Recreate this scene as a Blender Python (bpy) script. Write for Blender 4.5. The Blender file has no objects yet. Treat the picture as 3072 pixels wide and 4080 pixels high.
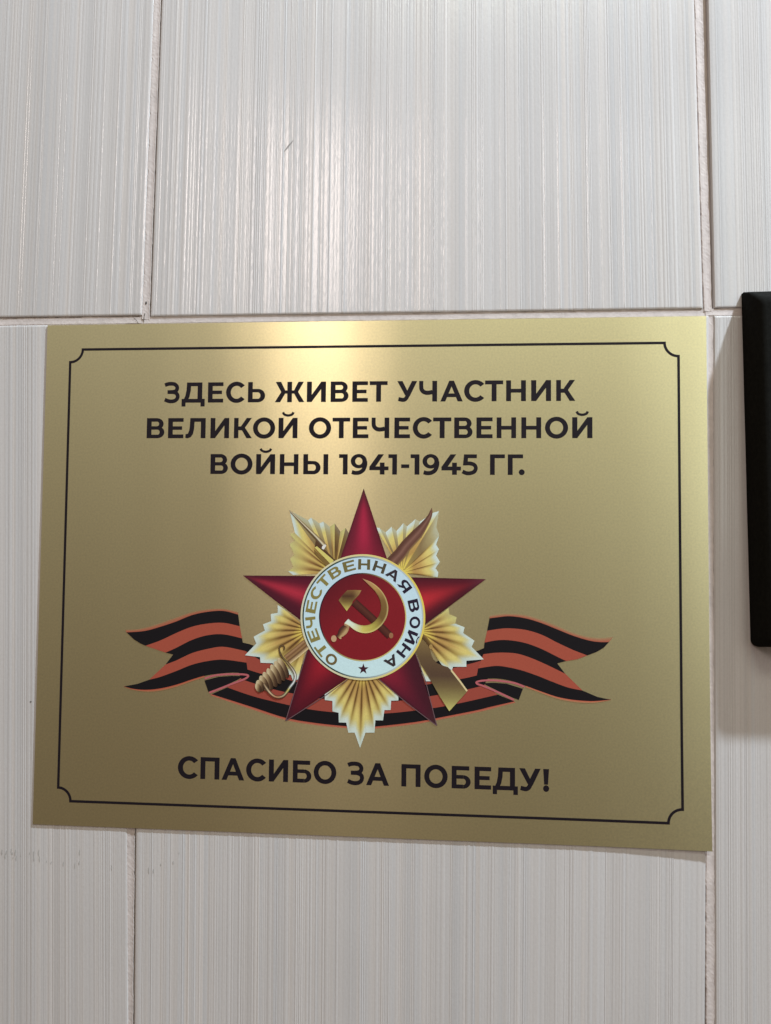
import bpy, bmesh, math, random
from mathutils import Matrix, Vector
from mathutils.geometry import delaunay_2d_cdt

# ------------------------------------------------------------------ scene, camera, light
# Wall coordinates used throughout: u to the right, v up, w out of the wall (millimetres);
# world = (u, -w, v) / 1000 metres.
S = bpy.context.scene
MM = 0.001
def W3(u, v, w=0.0):
    return Vector((u * MM, -w * MM, v * MM))

cam_d = bpy.data.cameras.new('camera')
cam = bpy.data.objects.new('camera', cam_d)
S.collection.objects.link(cam)
right, up, back = [(0.996999, 0.009155, -0.076873), (-0.0056, 0.99891, 0.046332), (0.077213, -0.045762, 0.995964)]
def wv(a): return Vector((a[0], -a[2], a[1]))
m3 = Matrix((wv(right), wv(up), wv(back))).transposed()
cam.matrix_world = Matrix.Translation(W3(*(36.15, 12.84, 339.39))) @ m3.to_4x4()
cam_d.sensor_fit = 'VERTICAL'; cam_d.sensor_height = 24.0; cam_d.lens = 24.0 * 3038.67 / 4080.0
cam_d.clip_start = 0.01; cam_d.clip_end = 50
S.camera = cam
S.view_settings.view_transform = 'Standard'; S.view_settings.look = 'None'
S.view_settings.exposure = 0.08; S.view_settings.gamma = 1
S.render.filter_size = 2.1

world = bpy.data.worlds.new("World"); S.world = world; world.use_nodes = True
bg = world.node_tree.nodes['Background']
bg.inputs[0].default_value = (0.210, 0.144, 0.098, 1); bg.inputs[1].default_value = 0.55

def lamp(name, pos, target, col, power, sx, sy=None, shape='RECTANGLE'):
    d = bpy.data.lights.new(name, 'AREA'); d.shape = shape
    d.size = sx; d.size_y = sy or sx; d.energy = power; d.color = col
    o = bpy.data.objects.new(name, d); S.collection.objects.link(o)
    o.location = pos
    o.rotation_euler = (Vector(target) - Vector(pos)).to_track_quat('-Z', 'Y').to_euler()
    return o
# ceiling lamp close to the wall, up and to the right: casts the box's long shadow
lamp('ceiling_lamp', (0.68, -0.40, 1.17), (0.06, 0, 0.0), (0.77, 0.92, 1.03), 29, 0.06, 0.06, 'DISK')
# upright warm wall lamp behind the camera: the vertical streak on the plaque
lamp('warm_lamp', (-0.44, -2.2, 1.12), (0, 0, 0), (1.0, 0.85, 0.78), 8.8, 0.11, 0.62)
# pale daylight from a stairwell window on the right
lamp('stairwell_window', (1.0, -1.5, 0.55), (0.15, 0, 0.0), (0.92, 1.0, 0.92), 5.0, 0.8, 1.1)
# added greenish fill, high behind the camera, brightens the plaque's centre and right
lamp('green_fill', (0.38, -1.9, 2.05), (0.05, 0, 0), (0.95, 1.0, 0.84), 16.0, 1.1, 0.5)

# ------------------------------------------------------------------ helpers
def lin(c):
    c = c / 255.0
    return c / 12.92 if c <= 0.04045 else ((c + 0.055) / 1.055) ** 2.4
INK = 0.62
def ink(r, g, b, k=None):
    """printed colour, from how it looks under this light"""
    k = k or INK
    return (min(0.88, lin(r) / k), min(0.88, lin(g) / k), min(0.88, lin(b) / (k * 0.97)), 1)
def mixc(a, b, t):
    t = max(0, min(1, t)); return tuple(a[i] * (1 - t) + b[i] * t for i in range(4))
def ramp(stops, t):
    if t <= stops[0][0]: return stops[0][1]
    for (a, ca), (b, cb) in zip(stops, stops[1:]):
        if t <= b: return mixc(ca, cb, (t - a) / (b - a))
    return stops[-1][1]
def link(o, parent=None):
    S.collection.objects.link(o)
    if parent: o.parent = parent
    return o
def obj(name, verts, faces, mat, parent=None, cols=None, smooth=False):
    me = bpy.data.meshes.new(name); me.from_pydata([tuple(v) for v in verts], [], faces)
    if cols is not None:
        at = me.color_attributes.new('Col', 'FLOAT_COLOR', 'POINT')
        for i, c in enumerate(cols): at.data[i].color = c
    if smooth:
        for p in me.polygons: p.use_smooth = True
    me.materials.append(mat); me.update()
    return link(bpy.data.objects.new(name, me), parent)

def principled(name, rough, spec=0.5, metallic=0.0, base=None, attr=False):
    m = bpy.data.materials.new(name); m.use_nodes = True
    nt = m.node_tree; b = nt.nodes['Principled BSDF']
    b.inputs['Roughness'].default_value = rough
    b.inputs['Specular IOR Level'].default_value = spec
    b.inputs['Metallic'].default_value = metallic
    if base: b.inputs['Base Color'].default_value = (*base, 1)
    if attr:
        a = nt.nodes.new('ShaderNodeAttribute'); a.attribute_name = 'Col'
        nt.links.new(a.outputs['Color'], b.inputs['Base Color'])
    return m, nt, b
def N(nt, t, **kw):
    n = nt.nodes.new(t)
    for k, v in kw.items(): setattr(n, k, v)
    return n
def noise_bump(nt, b, scale, stretch, strength, dist, detail=2.0):
    tc = N(nt, 'ShaderNodeTexCoord'); mp = N(nt, 'ShaderNodeMapping'); mp.inputs['Scale'].default_value = stretch
    no = N(nt, 'ShaderNodeTexNoise'); no.inputs['Scale'].default_value = scale; no.inputs['Detail'].default_value = detail
    bp = N(nt, 'ShaderNodeBump'); bp.inputs['Strength'].default_value = strength; bp.inputs['Distance'].default_value = dist
    nt.links.new(tc.outputs['Object'], mp.inputs['Vector']); nt.links.new(mp.outputs[0], no.inputs['Vector'])
    nt.links.new(no.outputs['Fac'], bp.inputs['Height']); nt.links.new(bp.outputs[0], b.inputs['Normal'])
    return tc, no
def tint_noise(nt, b, scale, amount, colsock=None, base=None, stretch=(1, 1, 1)):
    """fine speckle multiplied into the colour"""
    tc = N(nt, 'ShaderNodeTexCoord'); mp = N(nt, 'ShaderNodeMapping'); mp.inputs['Scale'].default_value = stretch
    no = N(nt, 'ShaderNodeTexNoise'); no.inputs['Scale'].default_value = scale; no.inputs['Detail'].default_value = 3
    mr = N(nt, 'ShaderNodeMapRange'); mr.inputs['To Min'].default_value = 1 - amount; mr.inputs['To Max'].default_value = 1 + amount
    mr.inputs['From Min'].default_value = 0.25; mr.inputs['From Max'].default_value = 0.75
    mx = N(nt, 'ShaderNodeMix', data_type='RGBA', blend_type='MULTIPLY'); mx.inputs[0].default_value = 1
    nt.links.new(tc.outputs['Object'], mp.inputs['Vector']); nt.links.new(mp.outputs[0], no.inputs['Vector'])
    nt.links.new(no.outputs['Fac'], mr.inputs['Value']); nt.links.new(mr.outputs[0], mx.inputs[7])
    src = b.inputs['Base Color'].links[0].from_socket if b.inputs['Base Color'].links else None
    if src: nt.links.new(src, mx.inputs[6])
    else: mx.inputs[6].default_value = b.inputs['Base Color'].default_value
    nt.links.new(mx.outputs[2], b.inputs['Base Color'])

M_tile, nt, b = principled('glazed_tile', 0.17, 0.38, attr=True)
noise_bump(nt, b, 1000.0, (1.0, 1.0, 0.30), 0.17, 0.00025, 2)
tint_noise(nt, b, 900, 0.035); tint_noise(nt, b, 14, 0.022); tint_noise(nt, b, 70, 0.012, stretch=(1, 1, 0.4))
M_tile_nt = nt
M_grout, nt, b = principled('pink_grout', 0.85, 0.2, attr=True)
noise_bump(nt, b, 900, (1, 1, 1), 0.25, 0.0003, 3); tint_noise(nt, b, 350, 0.08); tint_noise(nt, b, 60, 0.10)
M_ink, nt, b = principled('printed_ink', 0.5, 0.12, attr=True)
tint_noise(nt, b, 1500, 0.05)
M_black, nt, b = principled('black_plastic', 0.85, 0.05, base=(0.009, 0.0085, 0.0075))
noise_bump(nt, b, 1200, (1, 1, 1), 0.25, 0.0003, 2); tint_noise(nt, b, 600, 0.25)
M_dirt, nt, b = principled('dark_scuff', 0.8, 0.1, attr=True)
M_dirt.node_tree.nodes['Principled BSDF'].inputs['Alpha'].default_value = 1.0
# satin gold film: brushed sideways, so lamps smear into upright streaks
M_gold, nt, b = principled('satin_gold', 0.31, 0.5, metallic=1.0, base=(0.81, 0.72, 0.42))
b.inputs['Anisotropic'].default_value = 0.86; b.inputs['Anisotropic Rotation'].default_value = 0.25
tg = N(nt, 'ShaderNodeTangent', direction_type='UV_MAP'); tg.uv_map = 'UVMap'
nt.links.new(tg.outputs[0], b.inputs['Tangent'])
noise_bump(nt, b, 2600, (1, 1, 1), 0.16, 0.0001, 2); tint_noise(nt, b, 1100, 0.07)
fine = b.inputs['Normal'].links[0].from_node
tc = N(nt, 'ShaderNodeTexCoord'); mp = N(nt, 'ShaderNodeMapping'); mp.inputs['Scale'].default_value = (1, 1, 0.22)
wv_ = N(nt, 'ShaderNodeTexNoise'); wv_.inputs['Scale'].default_value = 20; wv_.inputs['Detail'].default_value = 1
wb = N(nt, 'ShaderNodeBump'); wb.inputs['Strength'].default_value = 1; wb.inputs['Distance'].default_value = 0.0006
nt.links.new(tc.outputs['Object'], mp.inputs['Vector']); nt.links.new(mp.outputs[0], wv_.inputs['Vector'])
nt.links.new(wv_.outputs['Fac'], wb.inputs['Height']); nt.links.new(wb.outputs[0], fine.inputs['Normal'])
wide = N(nt, 'ShaderNodeBsdfAnisotropic'); wide.distribution = 'GGX'
wide.inputs['Roughness'].default_value = 0.66; wide.inputs['Anisotropy'].default_value = 0.3; wide.inputs['Rotation'].default_value = 0.25
nt.links.new(tg.outputs[0], wide.inputs['Tangent']); nt.links.new(fine.outputs[0], wide.inputs['Normal'])
nt.links.new(b.inputs['Base Color'].links[0].from_socket, wide.inputs['Color'])
ms = N(nt, 'ShaderNodeMixShader'); ms.inputs[0].default_value = 0.52
nt.links.new(b.outputs[0], ms.inputs[1]); nt.links.new(wide.outputs[0], ms.inputs[2])
nt.links.new(ms.outputs[0], nt.nodes['Material Output'].inputs['Surface'])
M_edge, nt, b = principled('gold_cut_edge', 0.5, 0.4, metallic=0.6, base=(0.45, 0.36, 0.2))

# ------------------------------------------------------------------ wall, tiles, grout
rnd = random.Random(11)
wall = obj('wall', [W3(-420, -340, -1.6), W3(470, -340, -1.6), W3(470, 560, -1.6), W3(-420, 560, -1.6)],
           [(0, 1, 2, 3)], M_grout, cols=[(0.44, 0.37, 0.33, 1)] * 4)
wall['kind'] = 'structure'; wall['label'] = 'wall of ribbed off-white tiles with pinkish grout joints'

def tile(ul, ur, vb, vt, seed, rib=0.85):
    """ul, ur: left / right edge as functions of v. The ribs are real columns in the face."""
    r = random.Random(seed)
    wd = ur(0) - ul(0); tm = 1 + r.uniform(-0.02, 0.02)
    xs = [(0.0, -1.5, 1), (0.25, -0.55, 1), (0.8, -0.10, 1), (1.5, 0.0, 1.0)]       # (offset, w, tone)
    x = 1.6; tone = 1.0; hue = 0
    while x < wd - 2.6:
        p = r.choice((0.6, 0.8, 1.0, 1.3, 1.7, 2.1))
        h = r.choice((0.02, 0.04, 0.06, 0.085, 0.12)) * (1 if r.random() < 0.8 else 0.3)
        tone = 1 + 0.45 * (tone - 1) + r.gauss(0, 0.025)
        dk = 0.90 if r.random() < 0.10 else 1.0
        if x + p > wd - 2.0: break
        xs += [(x, 0.0, tone * 0.985 * dk), (x + p * 0.28, h * 0.8, tone), (x + p * 0.5, h, tone * 1.012), (x + p * 0.72, h * 0.8, tone), (x + p, 0.0, tone * 0.985 * dk)]
        x += p + 0.02
    xs += [(wd - 1.5, 0.0, 1.0), (wd - 0.8, -0.10, 1), (wd - 0.25, -0.55, 1), (wd, -1.5, 1)]
    hues = [r.gauss(0, 1) for _ in range(400)]
    n = len(xs)
    rows = [(vb, -1.5, 0), (vb + 0.15, -0.55, .1), (vb + 0.55, -0.12, .4), (vb + 1.1, 0, 0.8), (vb + 1.8, 0, 1)]
    nmid = 10
    rows += [(vb + 1.8 + (vt - vb - 3.6) * k / nmid, 0, 1) for k in range(1, nmid)]
    rows += [(vt - 1.8, 0, 1), (vt - 1.1, 0, 0.8), (vt - 0.55, -0.12, .4), (vt - 0.15, -0.55, .1), (vt, -1.5, 0)]
    V = []; C = []
    for (v, wo, rf) in rows:
        a, bb = ul(v), ur(v)
        for (xo, w, t) in xs:
            u = a + (bb - a) * xo / wd
            w2 = w * rf * rib + wo if w > 0 else min(w, wo) if w < 0 else wo
            V.append(W3(u, v, w2))
            hv = hues[int(xo / 1.7) % 400] * 0.010
            C.append((0.585 * t * tm * (1 + hv), 0.547 * t * tm, 0.543 * t * tm * (1 - hv), 1))
    F = [(j * n + i, j * n + i + 1, (j + 1) * n + i + 1, (j + 1) * n + i) for j in range(len(rows) - 1) for i in range(n - 1)]
    o = obj('tile', V, F, M_tile, wall, C)
    return o
VB = 118.6        # underside of the upper row
VT = 115.5        # top of the lower row
c_ = lambda k, a: (lambda v: a + k * v)
up_slope = lambda v: 118.3 - 0.0035 * v
tile(c_(.0132, -355.6), c_(.0132, -105.4), 118.9, 520, 1, 0.5)
MID = tile(c_(.0124, -102.1), c_(-.0178, 151.0), 118.3, 520, 2, 0.68)
tile(c_(-.0101, 154.2), c_(-.0101, 404), 118.4, 520, 3, 0.5)
tile(c_(-.030, -357), c_(-.030, -108.5), -285, VT, 4, 0.7)
tile(c_(-.0164, -103.7), c_(.0156, 149.6), -285, VT, 5)
tile(c_(.0082, 151.9), c_(.0082, 402), -285, VT, 6)

def grout_strip(p0, p1, wl, wr, seed, wob_l=0.25, wob_r=0.1, face=-0.95, step=0.8, tone=1.0, bow=0.15):
    """joint filled along p0->p1; wl / wr reach left and right of the centreline, uneven edges"""
    r = random.Random(seed)
    d = Vector((p1[0] - p0[0], p1[1] - p0[1])); L = d.length; d /= L; nrm = Vector((-d.y, d.x))
    V = []; C = []; F = []
    n = int(L / step); prof = [(-1, -1.55), (-0.98, -0.12), (-0.8, 0.1), (-0.4, 0.0), (0.0, -bow), (0.5, -bow * 1.3), (0.9, -bow * .8), (1.0, -0.5)]
    al = ar = 0
    for i in range(n + 1):
        c = Vector(p0) + d * (L * i / n)
        al = al * 0.6 + r.gauss(0, wob_l * .55); ar = ar * 0.7 + r.gauss(0, wob_r * .5)
        for (s, dw) in prof:
            off = s * (wl + al if s < 0 else wr + ar)
            q = c + nrm * off
            V.append(W3(q.x, q.y, face + dw + r.gauss(0, 0.018)))
            t = tone * (1 + r.gauss(0, 0.02))
            C.append((0.555 * t, 0.480 * t, 0.460 * t, 1))
    m = len(prof)
    for i in range(n):
        for j in range(m - 1):
            a = i * m + j; F.append((a, a + 1, a + m + 1, a + m))
    o = obj('grout', V, F, M_grout, wall, C)
    return o
# left upright joint (upper and lower), right upright joint, level joint
grout_strip((-100.2, 300), (-102.6, 117.3), 2.0, 1.7, 21, 0.42, 0.12, face=-0.34)
grout_strip((-107.2, 114), (-101.3, -285), 2.2, 1.7, 22, 0.5, 0.12, face=-0.34, tone=0.98)
grout_strip((147.4, 300), (150.9, 117.3), 2.1, 1.7, 23, 0.16, 0.10, face=-0.34, tone=1.08)
grout_strip((151.4, 117), (148.2, -285), 2.1, 1.7, 24, 0.16, 0.10, face=-0.34, tone=1.08)
grout_strip((-355, 117.25), (-104.5, 117.1), 1.9, 1.75, 25, 0.08, 0.12, face=-0.45, tone=1.0, bow=0.1)
grout_strip((-104.4, 117.0), (149.6, 116.7), 1.8, 1.7, 26, 0.08, 0.12, face=-0.45, tone=.96, bow=0.1)
grout_strip((149.7, 116.9), (404, 116.9), 1.8, 1.7, 27, 0.08, 0.12, face=-0.45, tone=1.06, bow=0.1)

def stain(name, polys, w, col, parent):
    V = []; F = []; C = []
    for p in polys:
        k = len(V)
        for (u, v) in p: V.append(W3(u, v, w)); C.append(col)
        F.append(tuple(range(k, k + len(p))))
    return obj(name, V, F, M_dirt, parent, C)
def dash(u, v, du, dv, th):
    L = math.hypot(du, dv) or 1; nx, ny = -dv / L * th / 2, du / L * th / 2
    pts = []
    for k in range(7):
        t = k / 6; f = math.sin(math.pi * (0.12 + 0.76 * t)) 
        pts.append((u + du * t + nx * f + 0.08 * math.sin(9 * t), v + dv * t + ny * f))
    for k in range(6, -1, -1):
        t = k / 6; f = math.sin(math.pi * (0.12 + 0.76 * t))
        pts.append((u + du * t - nx * f + 0.08 * math.sin(9 * t), v + dv * t - ny * f))
    return pts
a_, b_ = [(-38.53, 194.86), (-34.50, 199.83)]
stain('scuff_mark', [dash(a_[0], a_[1], b_[0] - a_[0], b_[1] - a_[1], 0.7)], 0.13, (0.34, 0.31, 0.30, 1), wall)
hole = [(-102.60, 125.03)][0]
stain('grout_hole', [[(hole[0] + 0.36 * math.cos(a), hole[1] + 0.75 * math.sin(a)) for a in [k * math.pi / 4 for k in range(8)]]], -0.25, (0.02, 0.016, 0.013, 1), wall)
cr = [(-108.42, 118.04), (-107.32, 117.31), (-106.58, 116.36), (-105.95, 115.06)]
stain('grout_crack', [dash(cr[i][0], cr[i][1], cr[i + 1][0] - cr[i][0], cr[i + 1][1] - cr[i][1], 0.28) for i in range(3)], -0.22, (0.16, 0.13, 0.11, 1), wall)
cr = [(-102.97, 120.32), (-103.40, 118.44), (-103.46, 115.85)]
stain('grout_crack', [dash(cr[i][0], cr[i][1], cr[i + 1][0] - cr[i][0], cr[i + 1][1] - cr[i][1], 0.42) for i in range(2)], -0.22, (0.12, 0.10, 0.08, 1), wall)
sm = []
r9 = random.Random(5)
for (x, y) in [(-163.80, -126.34), (-162.32, -127.96), (-161.53, -126.59), (-159.42, -125.61), (-158.77, -127.26), (-158.46, -129.49), (-157.38, -126.09), (-156.83, -128.64), (-154.94, -128.23), (-150.71, -126.95), (-148.95, -126.32), (-148.75, -129.10), (-146.37, -125.66), (-146.05, -128.44), (-142.56, -130.31), (-140.31, -130.66), (-134.55, -130.43), (-127.19, -124.91), (-127.28, -129.92), (-129.14, -130.55), (-112.18, -131.08), (-83.90, -128.18), (-81.12, -124.33), (-89.63, -129.51), (-95.13, -131.38), (-92.80, -132.06)]:
    sm.append(dash(x, y, r9.uniform(-.2, .2), -r9.uniform(0.6, 3.0), r9.uniform(0.25, 0.5)))
stain('grey_smudges', sm, 0.125, (0.43, 0.41, 0.40, 1), wall)
sp = [(-152.25, -59.46)][0]
stain('dark_speck', [[(sp[0] + .45 * math.cos(a), sp[1] + .4 * math.sin(a)) for a in [k * math.pi / 4 for k in range(8)]]], 0.125, (0.15, 0.14, 0.14, 1), wall)

# ------------------------------------------------------------------ the plaque
PLQ = bpy.data.objects.new('memorial_plaque', None); link(PLQ)
SL = 0.15 / 300
PLQ.location = W3(0, 0, 0.70); PLQ.rotation_euler = (0, 0, -math.atan(SL))
PLQ['label'] = 'gold metal memorial plaque printed with a red star, striped ribbon and black lettering'
PLQ['category'] = 'plaque'
def curl(u, v):      # the lower right corner of the sheet has come away from the wall
    return 0.95 * max(0.0, (u - 84) / 66) ** 2 * max(0.0, (-v - 58) / 57) ** 1.4
def P3(u, v, h=0.0): return (u * MM, -(h + curl(u, v)) * MM, v * MM)
X0, X1, Y0, Y1 = -149.3, 149.6, -114.25, 114.9
th = 0.5
nu, nv = 60, 46
V = []; F = []
for j in range(nv + 1):
    for i in range(nu + 1):
        V.append(P3(X0 + (X1 - X0) * i / nu, Y0 + (Y1 - Y0) * j / nv, 0))
for j in range(nv):
    for i in range(nu):
        a = j * (nu + 1) + i; F.append((a, a + 1, a + nu + 2, a + nu + 1))
plate_o = obj('plate', V, F, M_gold, PLQ, smooth=True)
uvl = plate_o.data.uv_layers.new(name='UVMap')
TILT = 0.055
for lp in plate_o.data.loops:
    co = plate_o.data.vertices[lp.vertex_index].co
    x, z = co.x * 3, co.z * 3
    uvl.data[lp.index].uv = (x * math.cos(TILT) + z * math.sin(TILT) + .5, -x * math.sin(TILT) + z * math.cos(TILT) + .5)
rim = [(X0 + (X1 - X0) * i / 60, Y0) for i in range(60)] + [(X1, Y0 + (Y1 - Y0) * i / 46) for i in range(46)] + [(X1 + (X0 - X1) * i / 60, Y1) for i in range(60)] + [(X0, Y1 + (Y0 - Y1) * i / 46) for i in range(46)]
nr = len(rim)
V = [P3(u, v, 0.0) for u, v in rim] + [P3(u, v, -th) for u, v in rim]
F = [(i, i + nr, (i + 1) % nr + nr, (i + 1) % nr) for i in range(nr)]
obj('plate_edge', V, F, M_edge, PLQ)

LAY = 0.03
def area2(p): return sum(p[i][0] * p[(i + 1) % len(p)][1] - p[(i + 1) % len(p)][0] * p[i][1] for i in range(len(p)))
def paint(name, polys, layer, colfn, parent=PLQ, grid=None):
    """union of the polygons as one thin sheet, coloured per vertex"""
    vs = []; fs = []
    for p in polys:
        q = []
        for c in p:
            if not q or math.hypot(c[0] - q[-1][0], c[1] - q[-1][1]) > 1e-4: q.append(c)
        if len(q) > 2 and math.hypot(q[0][0] - q[-1][0], q[0][1] - q[-1][1]) < 1e-4: q.pop()
        if len(q) < 3: continue
        if area2(q) < 0: q = q[::-1]
        fs.append(list(range(len(vs), len(vs) + len(q)))); vs += [Vector((a, b)) for a, b in q]
    if grid:
        x0 = min(v.x for v in vs); x1 = max(v.x for v in vs); y0 = min(v.y for v in vs); y1 = max(v.y for v in vs)
        y = y0 + grid / 2
        k = 0
        while y < y1:
            x = x0 + (grid / 2 if k % 2 else grid * .99)
            while x < x1: vs.append(Vector((x, y))); x += grid
            y += grid; k += 1
    ov, oe, of, _, _, orf = delaunay_2d_cdt(vs, [], fs, 0, 1e-5, True)
    faces = [f for f, o in zip(of, orf) if len(o)]
    used = sorted({i for f in faces for i in f}); mp = {a: i for i, a in enumerate(used)}
    V = [P3(ov[i].x, ov[i].y, layer * LAY) for i in used]
    C = [colfn(ov[i].x, ov[i].y) for i in used] if callable(colfn) else [colfn] * len(used)
    # make every face look out of the wall
    F = []
    for f in faces:
        g = [mp[i] for i in f]
        if area2([(V[i][0] * 1000, V[i][2] * 1000) for i in g]) < 0: g.reverse()
        F.append(tuple(g))
    return obj(name, V, F, M_ink, parent, C)
def strips(name, rows, layer, cols, parent=PLQ):
    """grid sheet: rows of points (all rows the same length) with matching colours"""
    n = len(rows[0]); V = [P3(a, b, layer * LAY) for r in rows for a, b in r]; C = [c for r in cols for c in r]
    F = [(j * n + i, j * n + i + 1, (j + 1) * n + i + 1, (j + 1) * n + i) for j in range(len(rows) - 1) for i in range(n - 1)]
    return obj(name, V, F, M_ink, parent, C)

def spline(pts, k=6):
    out = []
    P = [pts[0]] + list(pts) + [pts[-1]]
    for i in range(1, len(P) - 2):
        a, b, c, d = P[i - 1], P[i], P[i + 1], P[i + 2]
        for s in range(k):
            t = s / k
            out.append(tuple(0.5 * ((2 * b[m]) + (-a[m] + c[m]) * t + (2 * a[m] - 5 * b[m] + 4 * c[m] - d[m]) * t * t + (-a[m] + 3 * b[m] - 3 * c[m] + d[m]) * t ** 3) for m in (0, 1)))
    out.append(tuple(pts[-1])); return out
def resample(p, n):
    L = [0]
    for a, b in zip(p, p[1:]): L.append(L[-1] + math.hypot(b[0] - a[0], b[1] - a[1]))
    out = []; j = 0
    for i in range(n):
        s = L[-1] * i / (n - 1)
        while j < len(p) - 2 and L[j + 1] < s: j += 1
        d = L[j + 1] - L[j]; t = (s - L[j]) / d if d > 0 else 0
        out.append((p[j][0] + (p[j + 1][0] - p[j][0]) * t, p[j][1] + (p[j + 1][1] - p[j][1]) * t))
    return out
def offset_path(p, d):
    out = []
    for i in range(len(p)):
        a = p[max(0, i - 1)]; b = p[min(len(p) - 1, i + 1)]
        dx, dy = b[0] - a[0], b[1] - a[1]; L = math.hypot(dx, dy) or 1
        dd = d[i] if isinstance(d, list) else d
        out.append((p[i][0] - dy / L * dd, p[i][1] + dx / L * dd))
    return out
def thick(path, w):
    """closed outline of a stroked path; w number or list of widths"""
    n = len(path); ws = w if isinstance(w, list) else [w] * n
    return offset_path(path, [x / 2 for x in ws]) + offset_path(path, [-x / 2 for x in ws])[::-1]
def tube(name, path, ws, layer, prof, parent, along=None):
    """stroked path with a colour profile across it (list of colours) and optional factor along"""
    n = len(path); m = len(prof); rows = []; cols = []
    ws = ws if isinstance(ws, list) else [ws] * n
    for j in range(m):
        s = j / (m - 1) - 0.5
        rows.append(offset_path(path, [x * s for x in ws]))
        cols.append([(prof[j] if along is None else along(i / (n - 1), prof[j], j / (m - 1))) for i in range(n)])
    rows = rows[::-1]; cols = cols[::-1]
    return strips(name, rows, layer, cols, parent)

# ---- border with notched corners
def border():
    a, b, c, d = [[(-137.86, 103.59)], [(137.91, 102.84)], [(137.46, -103.40)], [(-137.73, -103.32)]]
    a, b, c, d = a[0], b[0], c[0], d[0]
    xl = (a[0] + d[0]) / 2; xr = (b[0] + c[0]) / 2; yt = (a[1] + b[1]) / 2; yb = (c[1] + d[1]) / 2
    R = 5.9; t = 1.15; out = []
    h = t / 2
    def arc(cx, cy, a0, a1):
        o = [(cx + (R + h) * math.cos(math.radians(a0 + (a1 - a0) * k / 14)), cy + (R + h) * math.sin(math.radians(a0 + (a1 - a0) * k / 14))) for k in range(15)]
        i = [(cx + (R - h) * math.cos(math.radians(a0 + (a1 - a0) * k / 14)), cy + (R - h) * math.sin(math.radians(a0 + (a1 - a0) * k / 14))) for k in range(15)]
        return [[o[k], o[k + 1], i[k + 1], i[k]] for k in range(14)]
    out += arc(xl, yt, -90, 0) + arc(xr, yt, 180, 270) + arc(xr, yb, 90, 180) + arc(xl, yb, 0, 90)
    rect = lambda x0, y0, x1, y1: [(x0, y0), (x1, y0), (x1, y1), (x0, y1)]
    def rects(x0, y0, x1, y1):
        o = []; n = 60
        for k in range(n):
            if x1 - x0 > y1 - y0: o.append(rect(x0 + (x1 - x0) * k / n, y0, x0 + (x1 - x0) * (k + 1) / n, y1))
            else: o.append(rect(x0, y0 + (y1 - y0) * k / n, x1, y0 + (y1 - y0) * (k + 1) / n))
        return o
    out += rects(xl + R - h, yt - h, xr - R + h, yt + h) + rects(xl + R - h, yb - h, xr - R + h, yb + h) + \
            rects(xl - h, yb + R - h, xl + h, yt - R + h) + rects(xr - h, yb + R - h, xr + h, yt - R + h)
    return out
DARK = (0.014, 0.010, 0.014, 1)
paint('border_line', border(), 1, DARK)

# ---- lettering: geometric bold capitals, drawn in a 225-unit cap height, y down
def rc(x0, y0, x1, y1): return [(x0, y0), (x1, y0), (x1, y1), (x0, y1)]
def ring(cx, cy, rx, ry, ix, iy, a0=0, a1=360, n=28):
    o = []
    for k in range(n):
        p = [math.radians(a0 + (a1 - a0) * (k + e) / n) for e in (0, 1)]
        o.append([(cx + rx * math.cos(p[0]), cy - ry * math.sin(p[0])), (cx + rx * math.cos(p[1]), cy - ry * math.sin(p[1])),
                  (cx + ix * math.cos(p[1]), cy - iy * math.sin(p[1])), (cx + ix * math.cos(p[0]), cy - iy * math.sin(p[0]))])
    return o
def st(pts, w, k=5):
    p = spline(pts, k); A = offset_path(p, w / 2); B = offset_path(p, -w / 2)
    return [[A[i], A[i + 1], B[i + 1], B[i]] for i in range(len(p) - 1)]
def disc(cx, cy, r, n=20): return [[(cx + r * math.cos(2 * math.pi * k / n), cy + r * math.sin(2 * math.pi * k / n)) for k in range(n)]]
mir = lambda ps, w: [[(w - x, y) for x, y in p] for p in ps]
soft = [rc(0, 76, 112, 114), rc(0, 185, 112, 225), rc(0, 0, 53, 225)] + ring(112, 150.5, 80, 74.5, 27, 35, -90, 90, 14)
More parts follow.
